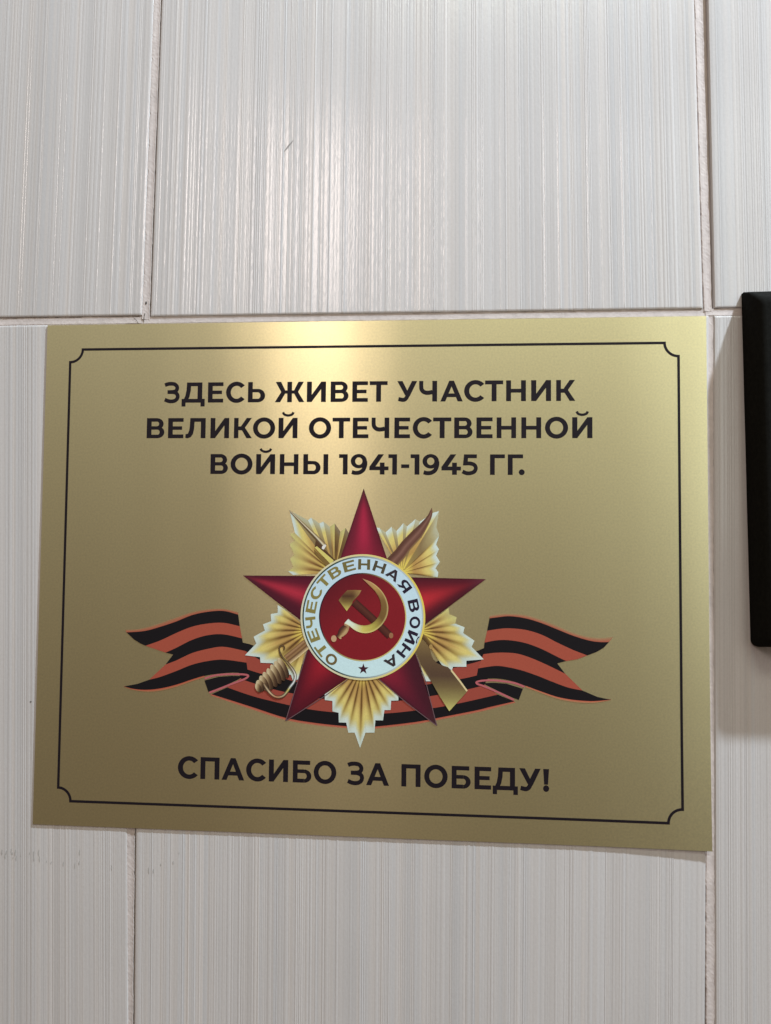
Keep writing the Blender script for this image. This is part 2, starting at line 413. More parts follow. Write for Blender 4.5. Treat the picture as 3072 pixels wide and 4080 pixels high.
G = {
 'О': (246, ring(123, 112.5, 123, 118, 70, 72)),
 'С': (205, ring(118, 112.5, 118, 118, 65, 72, 40, 320)),
 'З': (180, st([(10, 28), (45, 16), (85, 13), (125, 22), (148, 52), (140, 86), (112, 102), (40, 106)], 42) + st([(60, 106), (112, 108), (145, 125), (156, 158), (140, 192), (105, 208), (60, 208), (10, 190)], 42)),
 'Д': (256, [rc(0, 183, 256, 225), rc(0, 183, 44, 268), rc(210, 183, 256, 268), rc(175, 0, 227, 200), rc(57, 0, 227, 42), [(57, 0), (103, 0), (100, 90), (86, 160), (68, 195), (20, 195), (40, 150), (52, 90)]]),
 'Е': (170, [rc(0, 0, 52, 225), rc(0, 0, 170, 42), rc(0, 92, 155, 131), rc(0, 183, 170, 225)]),
 'Ь': (192, soft),
 'Ы': (276, soft + [rc(223, 0, 276, 225)]),
 'Ж': (328, [rc(138, 0, 190, 225), rc(85, 95, 243, 131)] + (lambda L: L + mir(L, 328))([[(8, 0), (68, 0), (122, 108), (78, 126)], [(0, 225), (60, 225), (122, 118), (78, 100)]])),
 'И': (210, [rc(0, 0, 54, 225), rc(156, 0, 210, 225), [(50, 150), (158, 0), (190, 0), (160, 78), (52, 225), (20, 225)]]),
 'Т': (198, [rc(0, 0, 198, 42), rc(72, 0, 126, 225)]),
 'В': (196, [rc(0, 0, 53, 225), rc(0, 0, 112, 40), rc(0, 91, 120, 129), rc(0, 185, 120, 225)] + ring(112, 64.5, 74, 64.5, 24, 26, -90, 90, 14) + ring(118, 158, 78, 67, 26, 29, -90, 90, 14)),
 'У': (220, [[(0, 0), (58, 0), (122, 125), (100, 168), (84, 150)], [(163, 0), (220, 0), (138, 168), (110, 178), (92, 140)]] + st([(117, 155), (98, 190), (68, 206), (14, 196)], 44)),
 'Ч': (203, [rc(150, 0, 203, 225)] + st([(27, 0), (27, 60), (33, 96), (60, 122), (100, 130), (152, 122)], 46)),
 'А': (248, [[(0, 225), (55, 225), (150, 0), (98, 0)], [(98, 0), (150, 0), (248, 225), (192, 225)], rc(52, 138, 196, 178)]),
 'Н': (218, [rc(0, 0, 54, 225), rc(164, 0, 218, 225), rc(40, 92, 180, 133)]),
 'К': (212, [rc(0, 0, 53, 225), rc(40, 94, 108, 137), [(150, 0), (210, 0), (128, 112), (92, 140), (72, 108)], [(84, 122), (128, 104), (213, 225), (150, 225)]]),
 'Л': (223, [rc(170, 0, 223, 225), rc(52, 0, 223, 42), [(52, 0), (102, 0), (96, 120), (84, 178), (60, 214), (28, 226), (0, 222), (2, 180), (26, 176), (42, 140), (48, 90)]]),
 'П': (210, [rc(0, 0, 54, 225), rc(156, 0, 210, 225), rc(0, 0, 210, 42)]),
 'Б': (205, [rc(0, 0, 53, 225), rc(0, 0, 190, 42), rc(0, 90, 124, 127), rc(0, 185, 124, 225)] + ring(125, 157.5, 80, 67.5, 28, 31, -90, 90, 14)),
 'Г': (165, [rc(0, 0, 165, 42), rc(0, 0, 53, 225)]),
 '.': (64, disc(32, 195, 32)),
 '-': (90, [rc(0, 112, 90, 152)]),
 '1': (97, [rc(0, 0, 97, 42), rc(44, 0, 97, 225)]),
 '9': (187, ring(90, 77, 90, 80, 40, 42) + st([(162, 78), (160, 125), (138, 176), (98, 203), (52, 208), (14, 198)], 45)),
 '4': (212, [[(98, 0), (160, 0), (66, 140), (66, 165), (0, 172), (0, 140)], rc(0, 135, 212, 177), rc(116, 92, 168, 225)]),
 '5': (180, [rc(24, 0, 166, 42), [(24, 0), (72, 0), (64, 100), (64, 122), (12, 122)]] + st([(20, 101), (85, 100), (135, 114), (155, 150), (138, 190), (92, 207), (48, 206), (8, 188)], 43)),
 '!': (64, [[(0, 0), (64, 0), (53, 155), (11, 155)]] + disc(32, 194, 33)),
 'Я': (205, [rc(152, 0, 205, 225), rc(85, 0, 190, 40), rc(85, 115, 190, 155), [(85, 140), (140, 140), (62, 225), (0, 225)]] + ring(88, 77.5, 85, 77.5, 34, 37, 90, 270, 14)),
}
G['Й'] = (210, G['И'][1] + st([(48, -62), (62, -38), (105, -26), (148, -38), (162, -62)], 27))
def glyph(ch, f, w=None):
    """f maps (x 0..1, y 0..1 up from the baseline) to the plate"""
    wd, polys = G[ch]
    return [[f(x / wd, (225 - y) / 225) for x, y in p] for p in polys]
LINES = [(77.96, 9.32, [('З', -92.72, -85.19, 78.05, 78.04), ('Д', -84.34, -73.5, 78.04, 78.03), ('Е', -72.06, -64.89, 78.03, 78.02), ('С', -63.63, -55.11, 78.02, 78.01), ('Ь', -53.43, -45.49, 78.01, 78.0), ('Ж', -41.03, -27.41, 78.0, 77.99), ('И', -26.3, -17.59, 77.99, 77.98), ('В', -15.45, -7.31, 77.97, 77.97), ('Е', -5.59, 1.45, 77.96, 77.96), ('Т', 2.26, 10.33, 77.96, 77.95), ('У', 14.68, 23.6, 77.94, 77.93), ('Ч', 24.33, 32.52, 77.93, 77.93), ('А', 33.98, 43.94, 77.92, 77.91), ('С', 44.54, 53.3, 77.91, 77.9), ('Т', 53.81, 61.78, 77.9, 77.9), ('Н', 63.09, 71.77, 77.89, 77.89), ('И', 74.06, 82.74, 77.88, 77.88), ('К', 84.98, 93.26, 77.87, 77.86)]), (61.52, 9.27, [('В', -100.44, -92.13, 61.7, 61.68), ('Е', -90.39, -83.18, 61.68, 61.67), ('Л', -82.25, -72.83, 61.67, 61.65), ('И', -70.55, -61.9, 61.64, 61.63), ('К', -59.63, -51.35, 61.63, 61.61), ('О', -50.85, -40.61, 61.61, 61.59), ('Й', -39.07, -30.37, 61.59, 61.57), ('О', -25.19, -15.02, 61.56, 61.55), ('Т', -14.4, -6.41, 61.54, 61.53), ('Е', -5.19, 1.88, 61.53, 61.52), ('Ч', 3.1, 11.23, 61.51, 61.5), ('Е', 13.54, 20.54, 61.49, 61.48), ('С', 21.76, 30.22, 61.48, 61.46), ('Т', 30.82, 38.93, 61.46, 61.45), ('В', 40.22, 48.33, 61.45, 61.43), ('Е', 50.05, 57.17, 61.43, 61.42), ('Н', 58.96, 67.48, 61.41, 61.4), ('Н', 69.77, 78.44, 61.39, 61.38), ('О', 80.09, 90.14, 61.38, 61.36), ('Й', 91.9, 100.64, 61.35, 61.34)]), (45.17, 9.11, [('В', -70.23, -62.13, 45.28, 45.27), ('О', -60.92, -50.78, 45.27, 45.25), ('Й', -49.11, -40.39, 45.25, 45.24), ('Н', -38.24, -29.72, 45.23, 45.22), ('Ы', -27.49, -16.15, 45.22, 45.2), ('1', -11.28, -7.35, 45.19, 45.19), ('9', -5.96, 1.62, 45.18, 45.17), ('4', 2.45, 11.07, 45.17, 45.16), ('1', 10.97, 14.85, 45.16, 45.15), ('-', 16.7, 20.33, 45.15, 45.14), ('1', 20.91, 24.87, 45.14, 45.14), ('9', 26.22, 33.79, 45.13, 45.12), ('4', 34.65, 43.29, 45.12, 45.11), ('5', 43.67, 50.84, 45.11, 45.1), ('Г', 56.08, 62.59, 45.09, 45.08), ('Г', 63.87, 70.55, 45.08, 45.07), ('.', 68.66, 71.26, 45.07, 45.06)]), (-91.74, 9.64, [('С', -82.42, -73.39, -91.46, -91.49), ('П', -72.06, -63.4, -91.5, -91.53), ('А', -62.37, -52.11, -91.53, -91.57), ('С', -51.29, -42.43, -91.57, -91.6), ('И', -41.0, -32.34, -91.6, -91.63), ('Б', -30.23, -21.9, -91.64, -91.67), ('О', -20.89, -10.79, -91.67, -91.71), ('З', -6.09, 1.63, -91.72, -91.75), ('А', 2.43, 12.55, -91.75, -91.79), ('П', 17.94, 26.33, -91.81, -91.83), ('О', 27.91, 38.14, -91.84, -91.88), ('Б', 39.89, 48.11, -91.88, -91.91), ('Е', 49.79, 56.96, -91.92, -91.94), ('Д', 57.66, 68.45, -91.94, -91.98), ('У', 69.03, 78.18, -91.98, -92.01), ('!', 79.26, 81.76, -92.02, -92.02)])]
for text_line in LINES:
    base, cap, items = text_line
    polys = []
    for ch, x0, x1, b0, b1 in items:
        polys += glyph(ch, lambda x, y: (x0 + (x1 - x0) * x, b0 + (b1 - b0) * x + cap * y))
    paint('lettering', polys, 1, DARK)

# ---- ribbon
ORA = ink(140, 67, 52, .66); ORA2 = ink(132, 61, 50, .66); BLK = (0.0115, 0.0095, 0.0115, 1); PNK = ink(150, 80, 84)
EDG = ink(150, 92, 70)
def band(name, A, B, layer, col, parent, ka=6, n=40):
    a = resample(spline(A, ka), n); b = resample(spline(B, ka), n)
    c0, c1 = (col, col) if not isinstance(col, tuple) or not isinstance(col[0], tuple) else col
    return strips(name, [b, a], layer, [[c1] * n, [c0] * n], parent)
RIB = obj('ribbon', [], [], M_ink, PLQ)
def ribbon_parts():
    b1 = [(-58.12, -30.12), (-53.89, -30.60), (-48.57, -31.92), (-38.58, -36.11), (-20.37, -41.28), (0.42, -43.92), (22.06, -41.04), (38.56, -35.22), (49.68, -32.59), (53.43, -31.10), (57.13, -30.05)]
    b2 = [(-58.06, -33.14), (-53.11, -34.12), (-45.73, -38.23), (-39.99, -40.00), (-21.44, -45.51), (0.45, -47.44), (22.09, -44.54), (45.96, -38.40), (53.62, -36.08), (57.15, -34.51)]
    b3 = [(-56.77, -40.72), (-51.51, -42.52), (-43.57, -44.67), (-35.81, -45.91), (-30.86, -47.19), (-15.75, -50.35), (0.50, -51.29), (16.60, -49.81), (28.61, -47.42), (43.23, -44.72), (51.07, -42.81), (57.16, -40.72)]
    b4 = [(-54.37, -46.58), (-53.10, -47.24), (-39.78, -50.99), (-30.38, -52.77), (-18.96, -54.49), (0.54, -55.79), (16.34, -54.81), (29.83, -52.52), (45.20, -49.39), (51.89, -47.68), (53.92, -46.88)]
    b5 = [(-60.50, -50.70), (-50.11, -53.96), (-40.53, -56.21), (-24.98, -59.20), (-12.41, -60.47), (0.60, -60.84), (8.93, -60.51), (17.18, -59.71), (31.44, -57.58), (43.26, -55.13), (59.73, -51.02)]
    b6 = [(-67.67, -53.91), (-50.04, -58.85), (-33.87, -63.49), (-20.05, -65.44), (-6.70, -66.44), (0.66, -66.53), (6.26, -66.27), (23.56, -63.86), (35.41, -61.39), (51.12, -57.90), (55.80, -56.59), (66.95, -53.77)]
    b7 = [(-68.23, -54.37), (-50.48, -59.72), (-34.16, -64.38), (-20.26, -66.33), (-6.69, -67.28), (0.67, -67.40), (6.27, -67.14), (23.78, -64.70), (35.63, -62.21), (51.34, -58.77), (56.12, -57.45), (67.39, -54.25)]
    E = b1[:]
    cols = [(b1, b2, BLK), (b2, b3, ORA2), (b3, b4, BLK), (b4, b5, ORA2), (b5, b6, BLK), (b6, b7, (ink(140, 66, 52), EDG))]
    for A, B, c in cols: band('stripe', A, B, 2, c, RIB, n=60)
    # left tail
    R = 'R'
    c0 = [(-108.24, -25.91), (-101.74, -25.42), (-94.41, -23.48), (-84.69, -20.00), (-77.41, -17.46), (-70.14, -16.07), (-62.86, -15.72), (-56.20, -17.08)]
    c1 = [(-107.62, -27.00), (-99.26, -26.23), (-91.94, -24.20), (-84.65, -21.71), (-77.39, -18.74), (-70.11, -17.11), (-62.84, -16.62), (-56.14, -18.16)]
    c2 = [(-98.61, -32.87), (-91.79, -30.37), (-84.53, -26.92), (-77.27, -23.95), (-70.01, -22.41), (-62.74, -21.96), (-55.32, -23.34)]
    c3 = [(-89.22, -35.77), (-84.38, -33.55), (-77.15, -29.86), (-69.90, -27.60), (-62.64, -27.10), (-54.16, -28.73)]
    c4 = [(-89.10, -41.11), (-84.26, -39.22), (-77.02, -35.77), (-69.78, -33.74), (-62.53, -32.65), (-53.10, -34.26)]
    c5 = [(-96.52, -48.08), (-91.41, -46.69), (-84.15, -43.94), (-76.91, -40.95), (-69.67, -39.15), (-62.42, -38.39), (-51.90, -39.49)]
    c6 = [(-108.23, -51.33), (-103.53, -52.40), (-97.64, -52.64), (-91.29, -51.88), (-84.02, -50.06), (-76.77, -47.54), (-70.99, -45.77), (-64.72, -44.69), (-57.49, -44.06), (-51.14, -44.39)]
    c7 = [(-108.23, -51.47), (-103.52, -52.87), (-97.13, -53.48), (-90.78, -52.81), (-83.51, -50.90), (-76.51, -48.29), (-70.97, -46.47)]
    def tail(cs, cut12, cut34, cut56, notch):
        c0, c1, c2, c3, c4, c5, c6, c7 = cs
        sp = lambda c: spline(c, 6)
        paint('stripe', [sp(c1) + sp(c2)[::-1] + cut12[::-1]], 4, BLK, RIB)
        paint('stripe', [sp(c2) + sp(c3)[::-1]], 4, ORA, RIB)
        paint('stripe', [sp(c3) + sp(c4)[::-1] + [notch]], 4, BLK, RIB)
        paint('stripe', [sp(c4) + sp(c5)[::-1]], 4, ORA, RIB)
        paint('stripe', [cut56 + sp(c5) + sp(c6)[::-1]], 4, BLK, RIB)
        n = 40
        strips('stripe', [resample(sp(c0), n), resample(sp(c1), n)][::-1], 4, [[ink(140, 72, 56)] * n, [ink(146, 108, 78, .8)] * n], RIB)
        m = resample(sp(c7), n); q = [p for p in sp(c6)]
        q = resample([p for p in q if (p[0] - c7[-1][0]) * (c7[0][0] - c7[-1][0]) >= 0], n)
        strips('stripe', [m, q], 4, [[ink(150, 108, 76, .8)] * n, [ink(150, 66, 50)] * n], RIB)
    tail((c0, c1, c2, c3, c4, c5, c6, c7), [(-107.62, -27.00), (-104.09, -30.12), (-101.09, -31.87), (-98.61, -32.87)][1:3], None, [(-108.23, -51.33), (-102.11, -50.14)], [(-85.68, -36.55)][0])
    c0 = [(56.14, -16.88), (60.27, -16.17), (64.84, -15.91), (71.69, -16.36), (78.51, -18.26), (85.31, -20.84), (92.08, -23.64), (98.83, -25.34), (104.21, -25.69), (109.27, -25.06)]
    c1 = [(56.06, -17.99), (60.27, -17.37), (64.85, -16.92), (71.69, -17.73), (78.51, -19.68), (85.31, -22.30), (92.08, -24.91), (98.82, -26.84), (103.31, -27.43), (107.34, -27.36)]
    c2 = [(55.02, -23.43), (60.28, -22.51), (64.85, -22.20), (71.69, -22.77), (78.51, -24.70), (85.30, -28.00), (92.07, -31.05), (98.13, -33.29)]
    c3 = [(53.89, -28.59), (59.38, -27.48), (64.86, -27.38), (71.70, -28.48), (78.51, -30.86), (85.30, -34.14), (89.13, -35.88)]
    c4 = [(53.44, -33.64), (58.02, -33.00), (62.59, -32.77), (68.06, -33.12), (73.98, -34.83), (80.77, -37.65), (88.67, -41.34)]
    c5 = [(51.17, -39.87), (58.04, -38.67), (62.60, -38.85), (69.44, -40.16), (76.24, -42.29), (83.03, -44.86), (89.78, -47.20), (96.07, -48.41)]
    c6 = [(50.36, -44.69), (58.05, -44.06), (64.89, -44.82), (71.71, -46.94), (78.51, -49.28), (85.28, -51.38), (92.02, -52.48), (98.75, -52.86), (103.22, -52.61), (108.13, -51.95)]
    c7 = [(71.71, -47.62), (78.51, -50.00), (85.27, -52.24), (92.02, -53.43), (98.74, -53.72), (103.22, -53.24), (108.13, -52.13)][::-1]
    tail((c0, c1, c2, c3, c4, c5, c6, c7), [(107.34, -27.36), (105.09, -29.67), (101.95, -31.54)][1:], None, None or [], [(85.29, -36.96)][0]) if False else None
    sp = lambda c: spline(c, 6)
    paint('stripe', [sp(c1) + [(105.09, -29.89), (101.95, -31.77)] + sp(c2)[::-1]], 4, BLK, RIB)
    paint('stripe', [sp(c2) + [(93.86, -35.01)] + sp(c3)[::-1]], 4, ORA, RIB)
    paint('stripe', [sp(c3) + [(85.29, -36.96)] + sp(c4)[::-1]], 4, BLK, RIB)
    paint('stripe', [sp(c4) + sp(c5)[::-1]], 4, ORA, RIB)
    paint('stripe', [sp(c5) + [(102.33, -50.97), (105.45, -51.57)] + sp(c6)[::-1]], 4, BLK, RIB)
    n = 40
    strips('stripe', [resample(sp(c1), n), resample(sp(c0), n)], 4, [[ink(140, 72, 56)] * n, [ink(146, 120, 88, .8)] * n], RIB)
    m = resample(sp(c7[::-1]), n)
    q = resample([p for p in sp(c6) if p[0] >= c7[-1][0]], n)
    strips('stripe', [m, q], 4, [[ink(150, 118, 84, .8)] * n, [ink(160, 76, 58)] * n], RIB)
    # folds
    paint('fold', [[(-71.04, -47.88), (-64.69, -46.10), (-58.43, -45.49), (-52.89, -45.51), (-55.99, -47.31), (-62.20, -50.26), (-69.15, -52.91)]], 3, BLK, RIB)
    paint('fold_edge', [thick(spline([(-70.96, -47.04), (-67.12, -45.68), (-62.30, -44.97), (-57.48, -44.72), (-52.67, -44.80), (-51.02, -45.33), (-52.06, -46.43), (-54.54, -47.60), (-58.84, -49.25), (-63.62, -51.23), (-68.66, -53.23)], 6), 0.85)], 5, PNK, RIB)
    paint('fold', [[(53.03, -46.23), (58.06, -45.89), (63.53, -46.22), (70.58, -48.24), (68.77, -53.14), (65.36, -51.86), (60.35, -49.71)]], 3, BLK, RIB)
    paint('fold_edge', [thick(spline([(71.26, -47.40), (67.17, -45.91), (62.62, -45.24), (58.05, -44.88), (53.48, -45.08), (50.74, -45.69), (50.74, -46.51), (53.49, -47.45), (57.15, -48.87), (61.72, -50.81), (66.73, -53.19)], 6), 0.85)], 5, PNK, RIB)
ribbon_parts()

# ---- star order emblem
EMB_C = [(0.13, -18.31)][0]

FAN = [(0, ink(190, 172, 80)), (.14, ink(182, 160, 78)), (.30, ink(150, 116, 66)), (.5, ink(162, 132, 76)), (.70, ink(184, 166, 98)), (.84, ink(176, 164, 100)), (.885, ink(170, 176, 162)), (1, ink(172, 182, 176))]
GRO = [(0, ink(166, 144, 58)), (.14, ink(112, 80, 32)), (.28, ink(58, 32, 16)), (.5, ink(80, 50, 26)), (.72, ink(134, 110, 58)), (.84, ink(152, 134, 76)), (.885, ink(158, 162, 144)), (1, ink(164, 174, 166))]
def fan(V, edges, mode='ray', tone=1.0):
    """pleated sheaf of rays spreading from V; edges = list of (outer start, outer end, kind)"""
    root = None
    rows_n = 15; acr = 5
    vs = []; cs = []; fs = []
    for (A, B, kind) in edges:
        k0 = len(vs)
        for j in range(rows_n):
            t = j / (rows_n - 1)
            for i in range(acr):
                s = i / (acr - 1)
                O = (A[0] + (B[0] - A[0]) * s, A[1] + (B[1] - A[1]) * s)
                p = (V[0] + (O[0] - V[0]) * (0.06 + 0.94 * t), V[1] + (O[1] - V[1]) * (0.06 + 0.94 * t))
                vs.append(P3(p[0], p[1], 6 * LAY))
                f, g = ramp(FAN, t), ramp(GRO, t)
                if kind == 'L': c = mixc(g, f, -0.12 + 1.75 * s)
                elif kind == 'R': c = mixc(g, f, -0.12 + 1.75 * (1 - s))
                elif kind in 'yz':
                    f = ramp([(0, ink(196, 178, 84)), (.3, ink(168, 140, 78)), (.6, ink(178, 156, 92)), (.8, ink(172, 160, 96)), (1, ink(166, 160, 106))], t)
                    g = ramp([(0, ink(150, 124, 52)), (.3, ink(78, 46, 24)), (.55, ink(118, 84, 48)), (.8, ink(156, 136, 82)), (1, ink(160, 148, 98))], t)
                    c = mixc(g, f, -.1 + 1.3 * s) if kind == 'y' else mixc(f, g, -.1 + 1.3 * s)
                elif kind == 'l': c = f
                elif kind == 'o': c = mixc(g, ramp([(0, ink(150, 130, 70)), (.5, ink(122, 104, 72)), (1, ink(150, 142, 108))], t), 0.75)
                elif kind == 'd': c = mixc(g, ramp([(0, ink(120, 96, 50)), (.5, ink(84, 62, 38)), (1, ink(104, 82, 52))], t), 0.9)
                else: c = mixc(f, g, 0.5)
                cs.append(tuple(x * tone for x in c[:3]) + (1,))
        for j in range(rows_n - 1):
            for i in range(acr - 1):
                a = k0 + j * acr + i; q = (a, a + 1, a + acr + 1, a + acr)
                ar = area2([(vs[x][0] * 1e3, vs[x][2] * 1e3) for x in q])
                fs.append(q if ar > 0 else q[::-1])
    return obj('ray_fan', vs, fs, M_ink, EMB, cs)
EMB = obj('star_emblem', [], [], M_ink, PLQ)
def E(*a):
    """a: alternating 'crop', 'p q', kind"""
    out = []
    for crop_pts, kind in a: out.append((crop_pts[0], crop_pts[1], kind))
    return out
# bottom fan (steps left to right)
fan([(0.44, -39.52)][0], E(
 ([(-16.36, -52.04), (-16.32, -55.21)], 'l'), ([(-16.32, -55.21), (-12.88, -55.52)], 'L'), ([(-12.88, -55.52), (-12.83, -60.08)], 'R'), ([(-12.83, -60.08), (-10.08, -60.60)], 'L'),
 ([(-10.08, -60.60), (-9.94, -64.83)], 'R'), ([(-9.94, -64.83), (-6.64, -64.86)], 'L'), ([(-6.64, -64.86), (-5.67, -69.18)], 'R'), ([(-5.67, -69.18), (-2.86, -69.10)], 'L'),
 ([(-2.86, -69.10), (-0.38, -75.72)], 'R'), ([(-0.38, -75.72), (1.95, -68.97)], 'L'),
 ([(1.97, -68.97), (5.93, -68.86)], 'R'), ([(5.93, -68.86), (6.27, -63.45)], 'L'), ([(6.27, -63.45), (9.63, -63.44)], 'R'), ([(9.63, -63.44), (10.23, -58.90)], 'L'), ([(10.23, -58.90), (12.98, -58.83)], 'R'), ([(12.98, -58.83), (13.15, -54.77)], 'L'), ([(13.15, -54.77), (16.34, -54.61)], 'R'), ([(16.34, -54.61), (16.32, -52.44)], 'l')))
fan([(-23.43, -24.58)][0], E(
 ([(-35.43, -15.20), (-38.13, -13.63)], 'L'), ([(-38.13, -13.63), (-38.07, -17.06)], 'R'), ([(-38.07, -17.06), (-41.27, -17.71)], 'L'), ([(-41.27, -17.71), (-40.97, -20.85)], 'R'), ([(-40.97, -20.85), (-44.69, -22.28)], 'L'),
 ([(-44.69, -22.28), (-43.82, -25.09)], 'R'), ([(-43.82, -25.09), (-48.88, -27.92)], 'L'), ([(-48.88, -27.92), (-47.63, -30.91)], 'R'), ([(-47.63, -30.91), (-52.69, -36.24)], 'L'), ([(-52.69, -36.24), (-45.84, -36.91)], 'R'),
 ([(-45.84, -36.91), (-45.51, -39.43)], 'L'), ([(-45.51, -39.43), (-39.97, -39.48)], 'R'), ([(-39.97, -39.48), (-38.26, -44.16)], 'L'), ([(-38.26, -44.16), (-31.71, -44.42)], 'R'), ([(-31.71, -44.42), (-30.65, -47.19)], 'L'), ([(-30.65, -47.19), (-28.42, -46.34)], 'l')))
fan([(24.87, -24.17)][0], E(
 ([(35.96, -15.69), (38.13, -13.68)], 'l'), ([(38.13, -13.68), (38.46, -16.44)], 'z'), ([(38.46, -16.44), (41.72, -17.78)], 'y'), ([(41.72, -17.78), (41.14, -20.56)], 'z'), ([(41.14, -20.56), (45.18, -22.07)], 'L'),
 ([(45.18, -22.07), (44.60, -24.64)], 'R'), ([(44.60, -24.64), (49.54, -27.90)], 'L'), ([(49.54, -27.90), (48.29, -30.48)], 'R'), ([(48.29, -30.48), (53.62, -35.88)], 'L'), ([(53.62, -35.88), (46.03, -36.63)], 'R'),
 ([(46.03, -36.63), (46.04, -39.26)], 'L'), ([(46.04, -39.26), (40.24, -39.38)], 'R'), ([(40.24, -39.38), (39.58, -41.28)], 'L'), ([(39.58, -41.28), (35.29, -38.62)], 'R'), ([(35.32, -42.95), (30.39, -45.89)], 'L'), ([(30.39, -45.89), (28.01, -45.95)], 'l'), ([(28.01, -45.95), (26.59, -42.35)], 'l')))
fan([(-12.79, 1.12)][0], E(
 ([(-31.35, -0.08), (-33.64, 1.51)], 'l'), ([(-33.64, 1.51), (-31.40, 3.36)], 'z'), ([(-31.40, 3.36), (-32.82, 7.19)], 'y'), ([(-32.82, 7.19), (-31.08, 9.03)], 'z'), ([(-31.08, 9.03), (-33.20, 13.67)], 'y'), ([(-33.20, 13.67), (-30.88, 15.32)], 'z'),
 ([(-30.88, 15.32), (-33.27, 18.34)], 'y'), ([(-33.27, 18.34), (-30.81, 18.77)], 'z'), ([(-30.81, 18.77), (-33.43, 28.84)], 'l'), ([(-33.43, 28.84), (-24.93, 24.50)], 'o'), ([(-24.93, 24.50), (-23.51, 25.72)], 'l'), ([(-23.51, 25.72), (-19.79, 23.11)], 'o'),
 ([(-19.79, 23.11), (-17.96, 23.93)], 'l'), ([(-17.96, 23.93), (-15.07, 21.72)], 'o'), ([(-15.07, 21.72), (-12.84, 23.16)], 'y'), ([(-12.84, 23.16), (-10.27, 19.53)], 'd'), ([(-10.27, 19.53), (-7.92, 21.17)], 'y'), ([(-7.92, 21.17), (-6.06, 18.15)], 'd')), tone=.97)
fan([(17.47, 1.50)][0], E(
 ([(5.60, 21.47), (7.30, 21.28)], 'l'), ([(7.30, 21.28), (9.99, 19.28)], 'o'), ([(9.99, 19.28), (12.59, 21.84)], 'l'), ([(12.59, 21.84), (14.90, 19.92)], 'o'), ([(14.90, 19.92), (17.90, 23.48)], 'l'), ([(17.90, 23.48), (19.52, 21.97)], 'o'),
 ([(19.52, 21.97), (23.31, 25.29)], 'l'), ([(23.31, 25.29), (25.32, 24.22)], 'o'), ([(25.32, 24.22), (30.91, 28.07)], 'l'), ([(30.91, 28.07), (33.71, 28.96)], 'l'), ([(33.71, 28.96), (32.55, 21.66)], 'o'), ([(32.55, 21.66), (33.77, 18.78)], 'o'),
 ([(33.77, 18.78), (33.85, 17.82)], 'o'), ([(33.85, 17.82), (32.48, 14.05)], 'L'), ([(32.48, 14.05), (33.81, 12.07)], 'l'), ([(33.81, 12.07), (32.55, 9.26)], 'L'), ([(32.55, 9.26), (34.24, 6.48)], 'l'), ([(34.24, 6.48), (32.26, 3.59)], 'L'), ([(32.26, 3.59), (33.55, 1.89)], 'l'), ([(33.55, 1.89), (33.28, -0.30)], 'R')))

# star arms: facets printed brighter along the ridge
def arm(tip, bl, br, ridge, prof):
    """tip; base left/right; ridge position across (0..1); prof(t, s) -> colour"""
    rows = []; cols = []; nt_, ns = 22, 13
    for j in range(ns):
        s = j / (ns - 1); O = (bl[0] + (br[0] - bl[0]) * s, bl[1] + (br[1] - bl[1]) * s)
        rows.append([(tip[0] + (O[0] - tip[0]) * t, tip[1] + (O[1] - tip[1]) * t) for t in [i / (nt_ - 1) for i in range(nt_)]])
        cols.append([prof(i / (nt_ - 1), s) for i in range(nt_)])
    if area2([rows[0][3], rows[0][-1], rows[-1][-1]]) < 0: rows = rows[::-1]; cols = cols[::-1]
    return strips('star_arm', rows, 8, cols, EMB)
def armprof(edge0, edge1, mid, tipc, ridge=0.5, width=0.3, peak=0.6, spread=0.5, base=None):
    def f(t, s):
        e = mixc(edge0, edge1, s)
        g = math.exp(-((s - ridge) / width) ** 2)
        along = math.exp(-((t - peak) / spread) ** 2)
        c = mixc(e, mid, g * along)
        if base: c = mixc(c, base, max(0, (t - 0.6) / 0.4) * 0.6)
        c = mixc(tipc, c, min(1, t / 0.22))
        d = min(s, 1 - s)
        if d < 0.06: c = mixc(c, ink(46, 18, 24), 0.55)
        return c
    return f
D1 = ink(66, 20, 30)
arm(*[(0.03, 38.89), (-12.72, -0.46), (13.45, -0.14)], .5, armprof(ink(84, 26, 38), ink(82, 22, 34), ink(140, 32, 54), ink(58, 30, 34), .5, .24, .45, .42, ink(120, 32, 46)))
arm(*[(-54.29, -0.59), (-13.84, -0.33), (-13.46, -30.75)], .5, armprof(ink(70, 20, 34), ink(64, 22, 32), ink(146, 38, 52), ink(66, 28, 36), .42, .17, .55, .45))
arm(*[(54.35, -0.88), (15.81, -0.41), (16.06, -30.19)], .5, armprof(ink(68, 20, 30), ink(62, 20, 28), ink(158, 38, 44), ink(78, 34, 44), .47, .22, .80, .42))
arm(*[(-34.00, -64.96), (-22.46, -26.00), (-0.74, -41.66)], .5, armprof(ink(56, 18, 28), ink(74, 18, 28), ink(138, 28, 38), ink(44, 22, 28), .42, .30, 1.0, .48))
arm(*[(33.59, -65.17), (21.00, -24.86), (1.46, -41.25)], .5, armprof(ink(56, 22, 30), ink(64, 22, 34), ink(122, 28, 44), ink(50, 32, 34), .72, .30, 1.0, .42))
for p in ([(-33.70, -64.66), (-24.45, -33.38)], [(-33.70, -64.80), (-16.15, -53.29), (-6.24, -45.93)], [(33.22, -64.89), (28.24, -45.73), (23.56, -33.53)], [(33.22, -65.04), (20.66, -56.01), (7.76, -45.61)]):
    paint('star_rim', [thick(p, 0.32)], 9, ink(92, 70, 74), EMB)

